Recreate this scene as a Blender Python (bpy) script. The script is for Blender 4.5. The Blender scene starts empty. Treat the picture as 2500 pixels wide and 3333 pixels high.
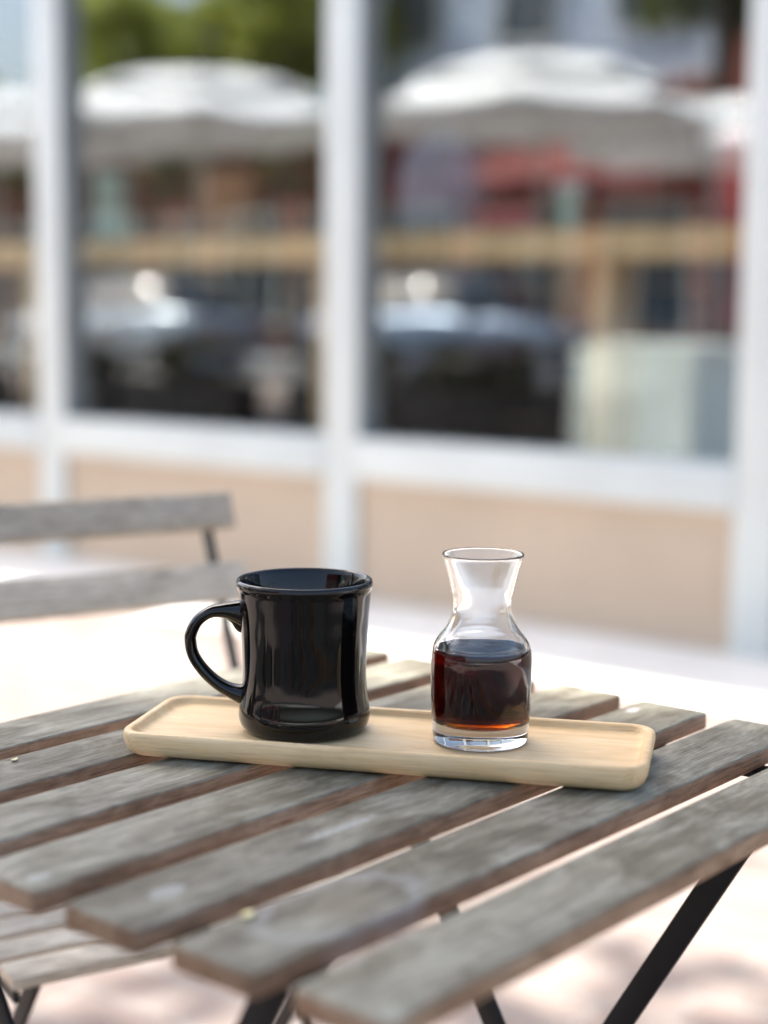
import bpy, bmesh, math, random
import numpy as np
from mathutils import Vector, Matrix
R = math.radians
random.seed(7)
scene = bpy.context.scene
C = scene.collection

# ------------------------------------------------------------------ camera
PITCH, ROLL = 0.12776, 0.00830
cd = bpy.data.cameras.new('camera')
cam = bpy.data.objects.new('camera', cd); C.objects.link(cam)
cp, sp_ = math.cos(PITCH), math.sin(PITCH)
cr, sr = math.cos(ROLL), math.sin(ROLL)
ex, dn, fw = Vector((1, 0, 0)), Vector((0, -sp_, -cp)), Vector((0, cp, -sp_))
right = cr * ex - sr * dn
up = -sr * ex - cr * dn
m = Matrix.Identity(4)
for i in range(3):
    m[i][0], m[i][1], m[i][2] = right[i], up[i], -fw[i]
m[2][3] = 1.0
cam.matrix_world = m
cd.sensor_fit = 'VERTICAL'; cd.sensor_height = 36; cd.sensor_width = 27
cd.lens = 5190 / 3333 * 36
cd.clip_start = 0.02; cd.clip_end = 500
cd.dof.use_dof = True; cd.dof.focus_distance = 1.075; cd.dof.aperture_fstop = 2.45
cd.dof.aperture_blades = 0
scene.camera = cam

# ------------------------------------------------------------------ sky, sun, exposure
# sun comes from the far left, almost parallel to the cafe front (a touch behind it)
SUN_EL = R(56)
WALL_ANG = R(-36.414)
dS = Vector((math.cos(WALL_ANG), math.sin(WALL_ANG), 0))      # along the cafe front, to the right
nS = Vector((-math.sin(WALL_ANG), math.cos(WALL_ANG), 0))     # into the cafe
sun_h = (-dS + nS * 0.22).normalized()
sun_dir = sun_h * math.cos(SUN_EL) + Vector((0, 0, math.sin(SUN_EL)))
w = bpy.data.worlds.new('World'); scene.world = w; w.use_nodes = True
nt = w.node_tree
sky = nt.nodes.new('ShaderNodeTexSky'); sky.sky_type = 'NISHITA'; sky.sun_disc = False
sky.sun_elevation = SUN_EL
sky.sun_rotation = math.atan2(sun_h.x, sun_h.y)
sky.air_density = 1.0; sky.dust_density = 4.0; sky.ozone_density = 1.0
bg = nt.nodes['Background']; bg.inputs['Strength'].default_value = 0.15
nt.links.new(sky.outputs[0], bg.inputs[0])
sl = bpy.data.lights.new('sun', 'SUN'); sl.energy = 4.6; sl.angle = R(0.53); sl.color = (1.0, 0.95, 0.88)
sun = bpy.data.objects.new('sun', sl); C.objects.link(sun)
sun.rotation_euler = sun_dir.to_track_quat('Z', 'Y').to_euler()
sun.location = (0, 0, 12)
vs = scene.view_settings
vs.view_transform = 'Standard'; vs.look = 'None'; vs.gamma = 1.0; vs.use_curve_mapping = False
vs.exposure = 1.72
cy = scene.cycles
cy.use_denoising = True
try: cy.denoiser = 'OPENIMAGEDENOISE'
except Exception: pass
cy.max_bounces = 16; cy.diffuse_bounces = 5; cy.glossy_bounces = 8
cy.transmission_bounces = 14; cy.transparent_max_bounces = 24
cy.sample_clamp_indirect = 60.0
cy.caustics_reflective = True; cy.caustics_refractive = True; cy.blur_glossy = 0.3

def SP(s, nd, z=0.0):
    """cafe frame: s along the front, nd metres out from the front."""
    p = dS * s + nS * (4.281 - nd)
    return Vector((p.x, p.y, z))

# ------------------------------------------------------------------ materials
class NT:
    def __init__(self, name):
        self.m = bpy.data.materials.new(name); self.m.use_nodes = True
        self.t = self.m.node_tree; self.b = self.t.nodes['Principled BSDF']; self.out = self.t.nodes['Material Output']
    def n(self, typ, **kw):
        x = self.t.nodes.new('ShaderNode' + typ)
        for k, v in kw.items():
            if k in x.inputs: x.inputs[k].default_value = v
            else: setattr(x, k, v)
        return x
    def l(self, a, b): self.t.links.new(a, b)
    def mixc(self, fac, a, b, blend='MIX'):
        x = self.t.nodes.new('ShaderNodeMix'); x.data_type = 'RGBA'; x.blend_type = blend
        for sock, v in ((x.inputs[0], fac), (x.inputs[6], a), (x.inputs[7], b)):
            if hasattr(v, 'links'): self.l(v, sock)
            elif isinstance(v, (tuple, list)): sock.default_value = (*v[:3], 1)
            else: sock.default_value = v
        return x.outputs[2]
    def math(self, op, a, b=0.0, clamp=False):
        x = self.t.nodes.new('ShaderNodeMath'); x.operation = op; x.use_clamp = clamp
        for sock, v in ((x.inputs[0], a), (x.inputs[1], b)):
            if hasattr(v, 'links'): self.l(v, sock)
            else: sock.default_value = v
        return x.outputs[0]
    def ramp(self, fac, stops):
        x = self.t.nodes.new('ShaderNodeValToRGB'); cr = x.color_ramp
        while len(cr.elements) < len(stops): cr.elements.new(0.5)
        for e, (p, c) in zip(cr.elements, stops):
            e.position = p; e.color = (*c, 1) if isinstance(c, tuple) else (c, c, c, 1)
        self.l(fac, x.inputs[0]); return x.outputs[0]
    def noise(self, vec, scale, detail=4, rough=.55, dist=0.0):
        x = self.n('TexNoise', Scale=scale, Detail=detail, Roughness=rough, Distortion=dist)
        if vec is not None: self.l(vec, x.inputs['Vector'])
        return x.outputs['Fac']
    def coord(self, which='Object', scale=(1, 1, 1), loc=(0, 0, 0), rnd=False):
        tc = self.n('TexCoord'); mp = self.n('Mapping')
        mp.inputs['Scale'].default_value = scale; mp.inputs['Location'].default_value = loc
        v = tc.outputs[which]
        if rnd:
            oi = self.n('ObjectInfo'); ad = self.t.nodes.new('ShaderNodeVectorMath'); ad.operation = 'ADD'
            cb = self.n('CombineXYZ'); s = self.math('MULTIPLY', oi.outputs['Random'], 37.0)
            self.l(s, cb.inputs[0]); self.l(s, cb.inputs[1]); self.l(s, cb.inputs[2])
            self.l(v, ad.inputs[0]); self.l(cb.outputs[0], ad.inputs[1]); v = ad.outputs[0]
        self.l(v, mp.inputs['Vector']); return mp.outputs[0]
    def bump(self, h, strength=.3, dist=.002):
        x = self.n('Bump', Strength=strength, Distance=dist); self.l(h, x.inputs['Height'])
        self.l(x.outputs[0], self.b.inputs['Normal'])
    def base(self, c):
        s = self.b.inputs['Base Color']
        if hasattr(c, 'links'): self.l(c, s)
        else: s.default_value = (*c, 1)

def plain(name, col, rough=.55, var=.12, scale=6, metallic=0.0, bump=0.0, spec=.5, coat=0.0):
    k = NT(name); v = k.coord('Object', rnd=True)
    f = k.noise(v, scale, 5)
    a = tuple(max(0, c * (1 - var)) for c in col); b = tuple(min(1, c * (1 + var)) for c in col)
    k.base(k.ramp(f, [(.3, a), (.7, b)]))
    k.b.inputs['Roughness'].default_value = rough; k.b.inputs['Metallic'].default_value = metallic
    k.b.inputs['Specular IOR Level'].default_value = spec
    if coat: k.b.inputs['Coat Weight'].default_value = coat; k.b.inputs['Coat Roughness'].default_value = .03
    if bump: k.bump(k.noise(v, scale * 12, 4), bump, .002)
    return k.m

def slat_wood(name, top1, top2, side1, side2, spots=(), knot=None, gscale=1.0):
    """weathered timber: grey on the exposed top, redder on the sawn sides; x is the grain direction."""
    k = NT(name)
    v = k.coord('Object', (2.2 * gscale, 42 * gscale, 42 * gscale), rnd=True)
    g = k.noise(v, 3.0, 9, .68, .25)
    v2 = k.coord('Object', (9, 20, 20), rnd=True)
    patch = k.noise(v2, 1.5, 6, .66, .9)
    v3 = k.coord('Object', (14, 240, 240), rnd=True)
    fine = k.noise(v3, 3.0, 5, .7)
    oi = k.n('ObjectInfo')
    mixf = k.math('ADD', k.math('MULTIPLY', g, .42), k.math('MULTIPLY', patch, .72))
    top = k.ramp(mixf, [(.36, tuple(c * .55 for c in top1)), (.50, top1), (.74, top2)])
    side = k.ramp(mixf, [(.36, tuple(c * .6 for c in side1)), (.52, side1), (.76, side2)])
    streak = k.ramp(fine, [(.36, .48), (.52, 1.0), (.74, 1.18)])
    top = k.mixc(1.0, top, streak, 'MULTIPLY'); side = k.mixc(1.0, side, streak, 'MULTIPLY')
    # brown shows through on the top where the grey skin has worn
    wornm = k.ramp(k.noise(k.coord('Object', (4, 22, 10), (3, 1, 2), rnd=True), 2.2, 6, .65, .6), [(.54, 0.0), (.76, .5)])
    top = k.mixc(wornm, top, tuple(c * .62 + s * .12 for c, s in zip(top1, side2)))
    tc = k.n('TexCoord'); sx = k.n('SeparateXYZ'); k.l(tc.outputs['Normal'], sx.inputs[0])
    nz = k.math('ADD', sx.outputs[2], k.math('MULTIPLY', k.math('SUBTRACT', patch, .5), 1.1))
    fac = k.ramp(nz, [(.25, 0.0), (.72, 1.0)])
    col = k.mixc(fac, side, top)
    sy = k.n('SeparateXYZ'); k.l(tc.outputs['Object'], sy.inputs[0])
    for (px, py, rx, ry, c, st) in spots:      # dried drips and chalky marks
        dx = k.math('DIVIDE', k.math('SUBTRACT', sy.outputs[0], px), rx)
        dy = k.math('DIVIDE', k.math('SUBTRACT', sy.outputs[1], py), ry)
        r2 = k.math('ADD', k.math('MULTIPLY', dx, dx), k.math('MULTIPLY', dy, dy))
        r2 = k.math('ADD', r2, k.math('MULTIPLY', k.math('SUBTRACT', k.noise(k.coord('Object'), 260, 6), .5), 3.2))
        mk = k.ramp(r2, [(.62, st), (.82, 0.0)])
        col = k.mixc(mk, col, c)
    if knot:
        px, py, rr = knot
        dx = k.math('MULTIPLY', k.math('SUBTRACT', sy.outputs[0], px), .55); dy = k.math('SUBTRACT', sy.outputs[1], py)
        rad = k.math('SQRT', k.math('ADD', k.math('MULTIPLY', dx, dx), k.math('MULTIPLY', dy, dy)))
        rad = k.math('ADD', rad, k.math('MULTIPLY', k.math('SUBTRACT', k.noise(k.coord('Object'), 45, 3), .5), rr * .5))
        q = k.math('DIVIDE', rad, rr)
        mk = k.ramp(q, [(.0, .6), (.30, .4), (.45, 0.0), (.66, .0), (.82, .3), (1.0, 0.0)])
        core = k.ramp(q, [(.0, (.17, .135, .085)), (.45, (.17, .135, .085)), (.6, (.40, .40, .39)), (1.0, (.40, .40, .39))])
        col = k.mixc(mk, col, core)
    hs = k.n('HueSaturation'); k.l(col, hs.inputs['Color'])
    k.l(k.math('ADD', k.math('MULTIPLY', oi.outputs['Random'], .34), .83), hs.inputs['Value'])
    k.base(hs.outputs[0])
    k.b.inputs['Roughness'].default_value = .62; k.b.inputs['Specular IOR Level'].default_value = .35
    hh = k.math('ADD', k.math('MULTIPLY', fine, .6), k.math('MULTIPLY', g, .5))
    k.bump(hh, .75, .0014)
    return k.m

TOP1, TOP2 = (.114, .098, .063), (.312, .298, .228)
SID1, SID2 = (.235, .135, .072), (.43, .29, .18)
M = {}
M['black_metal'] = plain('black_powder_coat', (.010, .010, .010), .5, .25, 30, bump=.05, spec=.22)
M['white_paint'] = plain('white_painted_aluminium', (.665, .695, .655), .42, .05, 3, bump=.03)
M['beige'] = plain('beige_render', (.58, .45, .325), .85, .09, 1.6, bump=.25)
M['return_shade'] = plain('grey_shaded_return', (.24, .25, .25), .45, .1, 4)  # shade of the mullion returns, put into the colour
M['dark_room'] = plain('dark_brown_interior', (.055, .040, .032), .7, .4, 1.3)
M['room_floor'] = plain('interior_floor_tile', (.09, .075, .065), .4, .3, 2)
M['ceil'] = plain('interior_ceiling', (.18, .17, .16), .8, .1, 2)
M['bar_wood'] = plain('oak_bar_top', (.70, .47, .215), .5, .14, 7)
M['stucco'] = plain('parapet_stucco', (.62, .56, .48), .85, .06, 2, bump=.2)

def tray_wood():
    k = NT('bamboo_tray')
    v = k.coord('Object', (3.0, 55, 55)); g = k.noise(v, 3.0, 8, .65, .2)
    v2 = k.coord('Object', (6, 16, 22), (2, 0, 0)); p = k.noise(v2, 1.8, 4, .6, .8)
    v3 = k.coord('Object', (16, 420, 420)); fi = k.noise(v3, 2.0, 4, .7)
    c = k.ramp(k.math('ADD', k.math('MULTIPLY', g, .5), k.math('MULTIPLY', p, .55)),
               [(.32, (.58, .360, .15)), (.5, (.70, .485, .245)), (.70, (.77, .59, .340))])
    c = k.mixc(1.0, c, k.ramp(fi, [(.34, .80), (.5, 1.0), (.7, 1.04)]), 'MULTIPLY')
    k.base(c); k.b.inputs['Roughness'].default_value = .48; k.b.inputs['Specular IOR Level'].default_value = .4
    k.bump(k.math('ADD', fi, k.math('MULTIPLY', g, .6)), .18, .0006)
    return k.m
M['tray'] = tray_wood()

def glaze():
    k = NT('black_glaze'); v = k.coord('Object')
    k.base((.002, .002, .002)); k.b.inputs['Roughness'].default_value = .035
    k.b.inputs['IOR'].default_value = 1.42
    k.bump(k.math('ADD', k.noise(v, 30, 2, .4), k.math('MULTIPLY', k.noise(v, 420, 3, .5), .03)), .07, .002)
    return k.m
M['glaze'] = glaze()
def foot():
    k = NT('bare_mug_foot'); v = k.coord('Object')
    k.base(k.ramp(k.noise(v, 90, 4), [(.3, (.05, .045, .035)), (.7, (.10, .09, .07))])); k.b.inputs['Roughness'].default_value = .6
    return k.m
M['foot'] = foot()

def glass_mat(name, ior, tint=(1, 1, 1), rough=0.0):
    k = NT(name); b = k.b
    b.inputs['Base Color'].default_value = (*tint, 1); b.inputs['Transmission Weight'].default_value = 1
    b.inputs['IOR'].default_value = ior; b.inputs['Roughness'].default_value = rough
    return k
M['carafe_glass'] = glass_mat('carafe_glass', 1.5, (.985, .99, .99)).m
def coffee_mat(name, ior):
    k = NT(name); k.t.nodes.remove(k.b)
    g = k.n('BsdfGlass'); g.inputs['IOR'].default_value = ior; g.inputs['Roughness'].default_value = 0.0
    k.l(g.outputs[0], k.out.inputs['Surface'])
    va = k.n('VolumeAbsorption'); va.inputs['Color'].default_value = (.85, .655, .2, 1); va.inputs['Density'].default_value = 520
    k.l(va.outputs[0], k.out.inputs['Volume']); return k.m
M['coffee_side'] = coffee_mat('coffee_against_glass', 1.335 / 1.5)
M['coffee_top'] = coffee_mat('coffee_surface', 1.335)

def pane_mat():
    k = NT('shop_window_glass'); t = k.t; t.nodes.remove(k.b)
    tr = k.n('BsdfTransparent'); tr.inputs[0].default_value = (.97, .985, .98, 1)
    gl = k.n('BsdfGlossy'); gl.inputs['Roughness'].default_value = 0.0; gl.inputs['Color'].default_value = (.97, 1.0, 1.0, 1)
    bp_ = k.n('Bump', Strength=.16, Distance=.010); k.l(k.noise(k.coord('Object', (1, 1, .6), rnd=True), 2.3, 2, .5), bp_.inputs['Height']); k.l(bp_.outputs[0], gl.inputs['Normal'])
    lw = k.n('LayerWeight'); lw.inputs['Blend'].default_value = .5
    f = k.math('ADD', k.math('MULTIPLY', k.math('POWER', lw.outputs['Facing'], 5.0), .9), .17, True)
    mx = k.n('MixShader'); k.l(f, mx.inputs[0]); k.l(tr.outputs[0], mx.inputs[1]); k.l(gl.outputs[0], mx.inputs[2])
    k.l(mx.outputs[0], k.out.inputs['Surface']); return k.m
M['pane'] = pane_mat()

def paving():
    k = NT('pink_brick_paving')
    v = k.coord('Object'); br = k.n('TexBrick'); k.l(v, br.inputs['Vector'])
    br.inputs['Color1'].default_value = (.262, .214, .187, 1); br.inputs['Color2'].default_value = (.205, .160, .140, 1)
    br.inputs['Mortar'].default_value = (.26, .235, .21, 1); br.inputs['Scale'].default_value = 1.0
    br.inputs['Mortar Size'].default_value = .006; br.inputs['Brick Width'].default_value = .21; br.inputs['Row Height'].default_value = .105
    n1 = k.noise(v, 1.1, 6, .6); n2 = k.noise(v, 60, 4, .6)
    c = k.mixc(1.0, br.outputs['Color'], k.ramp(n1, [(.3, .84), (.7, 1.1)]), 'MULTIPLY')
    c = k.mixc(1.0, c, k.ramp(n2, [(.3, .88), (.7, 1.08)]), 'MULTIPLY')
    k.base(c); k.b.inputs['Roughness'].default_value = .85; k.b.inputs['Specular IOR Level'].default_value = .25
    k.bump(k.math('ADD', br.outputs['Fac'], k.math('MULTIPLY', n2, -.6)), .5, -.004)
    return k.m
M['paving'] = paving()
M['concrete'] = plain('pale_concrete', (.70, .68, .63), .85, .10, 3, bump=.3)
M['asphalt'] = plain('asphalt', (.055, .055, .058), .85, .25, 4, bump=.5)

def leaf_mat(name, c1, c2, trans=.35):
    k = NT(name); t = k.t; oi = k.n('ObjectInfo')
    gi = k.n('NewGeometry'); v = k.coord('Object')
    nz = k.noise(v, 3.0, 3); 
    f = k.math('ADD', k.math('MULTIPLY', gi.outputs['Random Per Island'], .7), k.math('MULTIPLY', nz, .3))
    col = k.ramp(f, [(.1, c1), (.9, c2)])
    k.base(col); k.b.inputs['Roughness'].default_value = .5
    tl = k.n('BsdfTranslucent'); k.l(k.mixc(1.0, col, (1.5, 1.6, .8), 'MULTIPLY'), tl.inputs[0])
    mx = k.n('MixShader'); mx.inputs[0].default_value = trans
    k.l(k.b.outputs[0], mx.inputs[1]); k.l(tl.outputs[0], mx.inputs[2]); k.l(mx.outputs[0], k.out.inputs['Surface'])
    return k.m
M['leaf'] = leaf_mat('olive_green_leaf', (.05, .075, .018), (.14, .16, .04))
M['leaf2'] = leaf_mat('yellow_green_leaf', (.17, .19, .04), (.34, .36, .09), .5)
M['bark'] = plain('bark', (.11, .085, .065), .9, .35, 9, bump=.8)
def canvas():
    k = NT('white_canvas'); v = k.coord('Object')
    c = k.ramp(k.noise(v, 5, 5), [(.3, (.87, .88, .88)), (.7, (.92, .93, .93))]); k.base(c); k.b.inputs['Roughness'].default_value = .9
    tl = k.n('BsdfTranslucent'); k.l(c, tl.inputs[0]); mx = k.n('MixShader'); mx.inputs[0].default_value = .18
    k.l(k.b.outputs[0], mx.inputs[1]); k.l(tl.outputs[0], mx.inputs[2]); k.l(mx.outputs[0], k.out.inputs['Surface']); return k.m
M['canvas'] = canvas()

# ------------------------------------------------------------------ mesh helpers
def link(name, me, mats, parent=None):
    o = bpy.data.objects.new(name, me); C.objects.link(o)
    for x in (mats if isinstance(mats, (list, tuple)) else [mats]):
        if x is not None: me.materials.append(M[x] if isinstance(x, str) else x)
    if parent is not None: o.parent = parent
    return o
def from_bm(name, bm, mats, parent=None, smooth=None):
    bmesh.ops.recalc_face_normals(bm, faces=bm.faces)
    me = bpy.data.meshes.new(name); bm.to_mesh(me); bm.free()
    if smooth is not None:
        me.polygons.foreach_set('use_smooth', [True] * len(me.polygons))
        if smooth < 180: me.set_sharp_from_angle(angle=R(smooth))
    return link(name, me, mats, parent)
def empty(name, loc=(0, 0, 0), rz=0.0, label=None, cat=None, group=None):
    o = bpy.data.objects.new(name, None); C.objects.link(o); o.location = loc; o.rotation_euler = (0, 0, rz)
    o.empty_display_size = .1
    if label: tag(o, label, cat, group)
    return o
def tag(o, label, cat, group=None):
    o['label'] = label; o['category'] = cat
    if group: o['group'] = group
    return o
def struct(o): o['kind'] = 'structure'; return o
def add_box(bm, cx, cy_, cz, sx, sy, sz, mat=None):
    mm = Matrix.Translation((cx, cy_, cz)) @ (mat or Matrix.Identity(4)) @ Matrix.Diagonal((sx, sy, sz, 1))
    return bmesh.ops.create_cube(bm, size=1.0, matrix=mm)['verts']
def box(name, lo, hi, mats, parent=None, bevel=0.0, seg=2, smooth=None):
    bm = bmesh.new()
    add_box(bm, *[(a + b) / 2 for a, b in zip(lo, hi)], *[abs(b - a) for a, b in zip(lo, hi)])
    if bevel: bmesh.ops.bevel(bm, geom=bm.edges[:], offset=bevel, segments=seg, profile=.5, affect='EDGES')
    return from_bm(name, bm, mats, parent, 40 if bevel and smooth is None else smooth)
def bar(name, a, b, wid, thk, mats, parent=None, side=None, bevel=.0):
    """flat bar from a to b; wid is measured along 'side', thk across both."""
    a, b = Vector(a), Vector(b); x = (b - a); L = x.length; x.normalize()
    s = Vector(side) if side else Vector((0, 0, 1)); s = (s - x * s.dot(x)).normalized(); t = x.cross(s)
    mm = Matrix(((x.x, s.x, t.x, 0), (x.y, s.y, t.y, 0), (x.z, s.z, t.z, 0), (0, 0, 0, 1)))
    bm = bmesh.new(); add_box(bm, *((a + b) / 2), L, wid, thk, mm)
    if bevel: bmesh.ops.bevel(bm, geom=bm.edges[:], offset=bevel, segments=2, profile=.5, affect='EDGES')
    return from_bm(name, bm, mats, parent, 40 if bevel else None)
def lathe(name, prof, mats, parent=None, n=64, cap0=True, cap1=True, smooth=180, matidx=None, loc=None):
    bm = bmesh.new(); rings = []
    for (r, z) in prof:
        if r < 1e-6: rings.append([bm.verts.new((0, 0, z))])
        else: rings.append([bm.verts.new((r * math.cos(2 * math.pi * i / n), r * math.sin(2 * math.pi * i / n), z)) for i in range(n)])
    for j in range(len(rings) - 1):
        A, B = rings[j], rings[j + 1]
        for i in range(n):
            k = (i + 1) % n
            if len(A) == 1 and len(B) == 1: continue
            if len(A) == 1: f = bm.faces.new((A[0], B[k], B[i]))
            elif len(B) == 1: f = bm.faces.new((A[i], A[k], B[0]))
            else: f = bm.faces.new((A[i], A[k], B[k], B[i]))
            if matidx: f.material_index = matidx(j)
    if cap0 and len(rings[0]) > 1: bm.faces.new(rings[0][::-1])
    if cap1 and len(rings[-1]) > 1: bm.faces.new(rings[-1])
    o = from_bm(name, bm, mats, parent, smooth)
    if loc: o.location = loc
    return o
def spline(pts, n):
    """Catmull-Rom through tuples."""
    P = [pts[0]] + list(pts) + [pts[-1]]; out = []
    for i in range(len(pts) - 1):
        p0, p1, p2, p3 = [np.array(q, float) for q in P[i:i + 4]]
        for t in np.linspace(0, 1, n, endpoint=False):
            out.append(tuple(.5 * (2 * p1 + (p2 - p0) * t + (2 * p0 - 5 * p1 + 4 * p2 - p3) * t * t + (3 * p1 - p0 - 3 * p2 + p3) * t ** 3)))
    out.append(tuple(float(c) for c in pts[-1])); return out
def tube(name, path, radii, mats, parent=None, n=16, smooth=180):
    """swept tube; radii entries are r or (r_in_plane, r_sideways)."""
    bm = bmesh.new(); rings = []; pv = [Vector(p) for p in path]; side0 = None
    for i, p in enumerate(pv):
        t = (pv[min(i + 1, len(pv) - 1)] - pv[max(i - 1, 0)]).normalized()
        if side0 is None:
            ref = Vector((0, 1, 0)) if abs(t.y) < .9 else Vector((1, 0, 0))
            s = (ref - t * ref.dot(t)).normalized()
        else: s = (side0 - t * side0.dot(t)).normalized()
        side0 = s; q = t.cross(s)
        r = radii[i] if isinstance(radii, (list, tuple)) else radii
        ra, rb = r if isinstance(r, (list, tuple)) else (r, r)
        rings.append([bm.verts.new(p + q * ra * math.cos(2 * math.pi * j / n) + s * rb * math.sin(2 * math.pi * j / n)) for j in range(n)])
    for A, B in zip(rings, rings[1:]):
        for j in range(n): bm.faces.new((A[j], A[(j + 1) % n], B[(j + 1) % n], B[j]))
    bm.faces.new(rings[0][::-1]); bm.faces.new(rings[-1])
    return from_bm(name, bm, mats, parent, smooth)
def rrect(hx, hy, r, k=7):
    pts = []
    for cx, cy_, a0 in ((hx - r, hy - r, 0), (-hx + r, hy - r, 90), (-hx + r, -hy + r, 180), (hx - r, -hy + r, 270)):
        for i in range(k): a = R(a0 + 90 * i / (k - 1)); pts.append((cx + r * math.cos(a), cy_ + r * math.sin(a)))
    return pts
def copy_tree(o, parent=None):
    c = o.copy(); C.objects.link(c)
    if parent is not None: c.parent = parent
    for ch in list(o.children): copy_tree(ch, c)
    return c

# ------------------------------------------------------------------ ground
def flat(name, s0, s1, n0, n1, z0, z1, mat):
    o = box(name, (s0, -n1, z0), (s1, -n0, z1), mat); o.location = SP(0, 0); o.rotation_euler = (0, 0, WALL_ANG); return struct(o)
def sheet(name, h, z, mat):
    bm = bmesh.new(); bm.faces.new([bm.verts.new((x, y, z)) for x, y in ((-h, -h), (h, -h), (h, h), (-h, h))])
    return struct(from_bm(name, bm, mat))
sheet('ground', 220, -.14, 'asphalt')
flat('pavement', -60, 40, .62, 12.0, -.135, 0.0, 'paving')
flat('footpath', -60, 40, -9, .617, -.135, .002, 'concrete')
flat('kerb', -60, 40, 12.003, 12.15, -.136, .004, 'concrete')
flat('far_pavement', -70, 40, 19.0, 34, -.135, .0, 'concrete')

# ------------------------------------------------------------------ cafe building
cafe = empty('cafe_building', SP(0, 0), WALL_ANG, 'cafe front with white window frames above beige panels', 'building')
GL = .065                                   # glass set back behind the frame face
SILL0, SILL1, HEAD = .420, .557, 2.62
mull = [-9.35, -7.85, -6.33, -4.795, -3.347, -1.835, -.345, 1.15, 2.65]
MW = .140
S0, S1 = mull[0], mull[-1]
for x in mull:
    box('mullion', (x - MW / 2, 0, .004), (x + MW / 2, .012, HEAD), 'white_paint', cafe, .004)
    box('shaded_return', (x - MW / 2 + .003, .0122, .006), (x + MW / 2 - .003, .115, HEAD), 'return_shade', cafe)  # side return of the white mullion, coloured grey to stand for its shade
for a, b in zip(mull, mull[1:]):
    x0, x1 = a + MW / 2, b - MW / 2
    box('sill', (x0, -.012, SILL0), (x1, .112, SILL1), 'white_paint', cafe, .004)
    box('wall_panel', (x0, .020, .004), (x1, .110, SILL0), 'beige', cafe)
    box('window_pane', (x0, GL, SILL1), (x1, GL + .006, HEAD - .003), 'pane', cafe)
box('window_head', (S0 - .3, -.004, HEAD + .002), (S1 + .3, .14, 2.80), 'white_paint', cafe, .004)
box('fascia_wall', (S0 - .3, .012, 2.803), (S1 + .3, .30, 2.95), 'stucco', cafe)
box('parapet_cap', (S0 - .36, -.03, 2.953), (S1 + .36, .36, 3.0), 'white_paint', cafe, .005)
box('roof', (S0 - .3, .303, 2.80), (S1 + .3, 8.0, 2.92), 'stucco', cafe)
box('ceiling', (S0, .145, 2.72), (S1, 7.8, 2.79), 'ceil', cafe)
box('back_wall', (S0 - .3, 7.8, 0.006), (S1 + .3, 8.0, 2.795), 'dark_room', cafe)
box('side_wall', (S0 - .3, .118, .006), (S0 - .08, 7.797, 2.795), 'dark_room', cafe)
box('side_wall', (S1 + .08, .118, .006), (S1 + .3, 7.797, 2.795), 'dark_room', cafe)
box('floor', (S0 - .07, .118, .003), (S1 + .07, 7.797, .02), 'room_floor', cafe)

# ------------------------------------------------------------------ table
YAW = 0.69942
eu = Vector((math.sin(YAW), math.cos(YAW), 0)); ev = Vector((math.cos(YAW), -math.sin(YAW), 0))
TZ = .70; U0, U1, V0, SW, SG = .4912, 1.0551, -.9351, .0564, .0219
UM, VM = (U0 + U1) / 2, V0 + (7 * SW + 6 * SG) / 2
tloc = eu * UM + ev * VM
slat_mats = {}
slat_mats['a'] = slat_wood('weathered_acacia', TOP1, TOP2, SID1, SID2)
slat_mats['e'] = slat_wood('weathered_acacia_chalky', TOP1, TOP2, SID1, SID2,
    spots=[(-.238, .0005, .0135, .0075, (.46, .48, .45), .42), (-.105, .0, .035, .004, (.45, .46, .44), .45), (-.119, .0135, .012, .007, (.06, .055, .045), .6), (-.138, -.0075, .014, .008, (.06, .055, .045), .55), (.246, .0175, .010, .005, (.5, .5, .49), .5), (.10, -.012, .03, .006, (.07, .06, .05), .35)])
slat_mats['d'] = slat_wood('weathered_acacia_speckled', TOP1, TOP2, SID1, SID2,
    spots=[(-.270, -.012, .008, .005, (.46, .48, .45), .35), (.02, .006, .025, .006, (.07, .06, .05), .4), (-.15, -.010, .03, .005, (.07, .06, .05), .3)])
slat_mats['f'] = slat_wood('weathered_acacia_knotted', TOP1, TOP2, SID1, SID2, knot=(-.195, -.002, .034))
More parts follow.
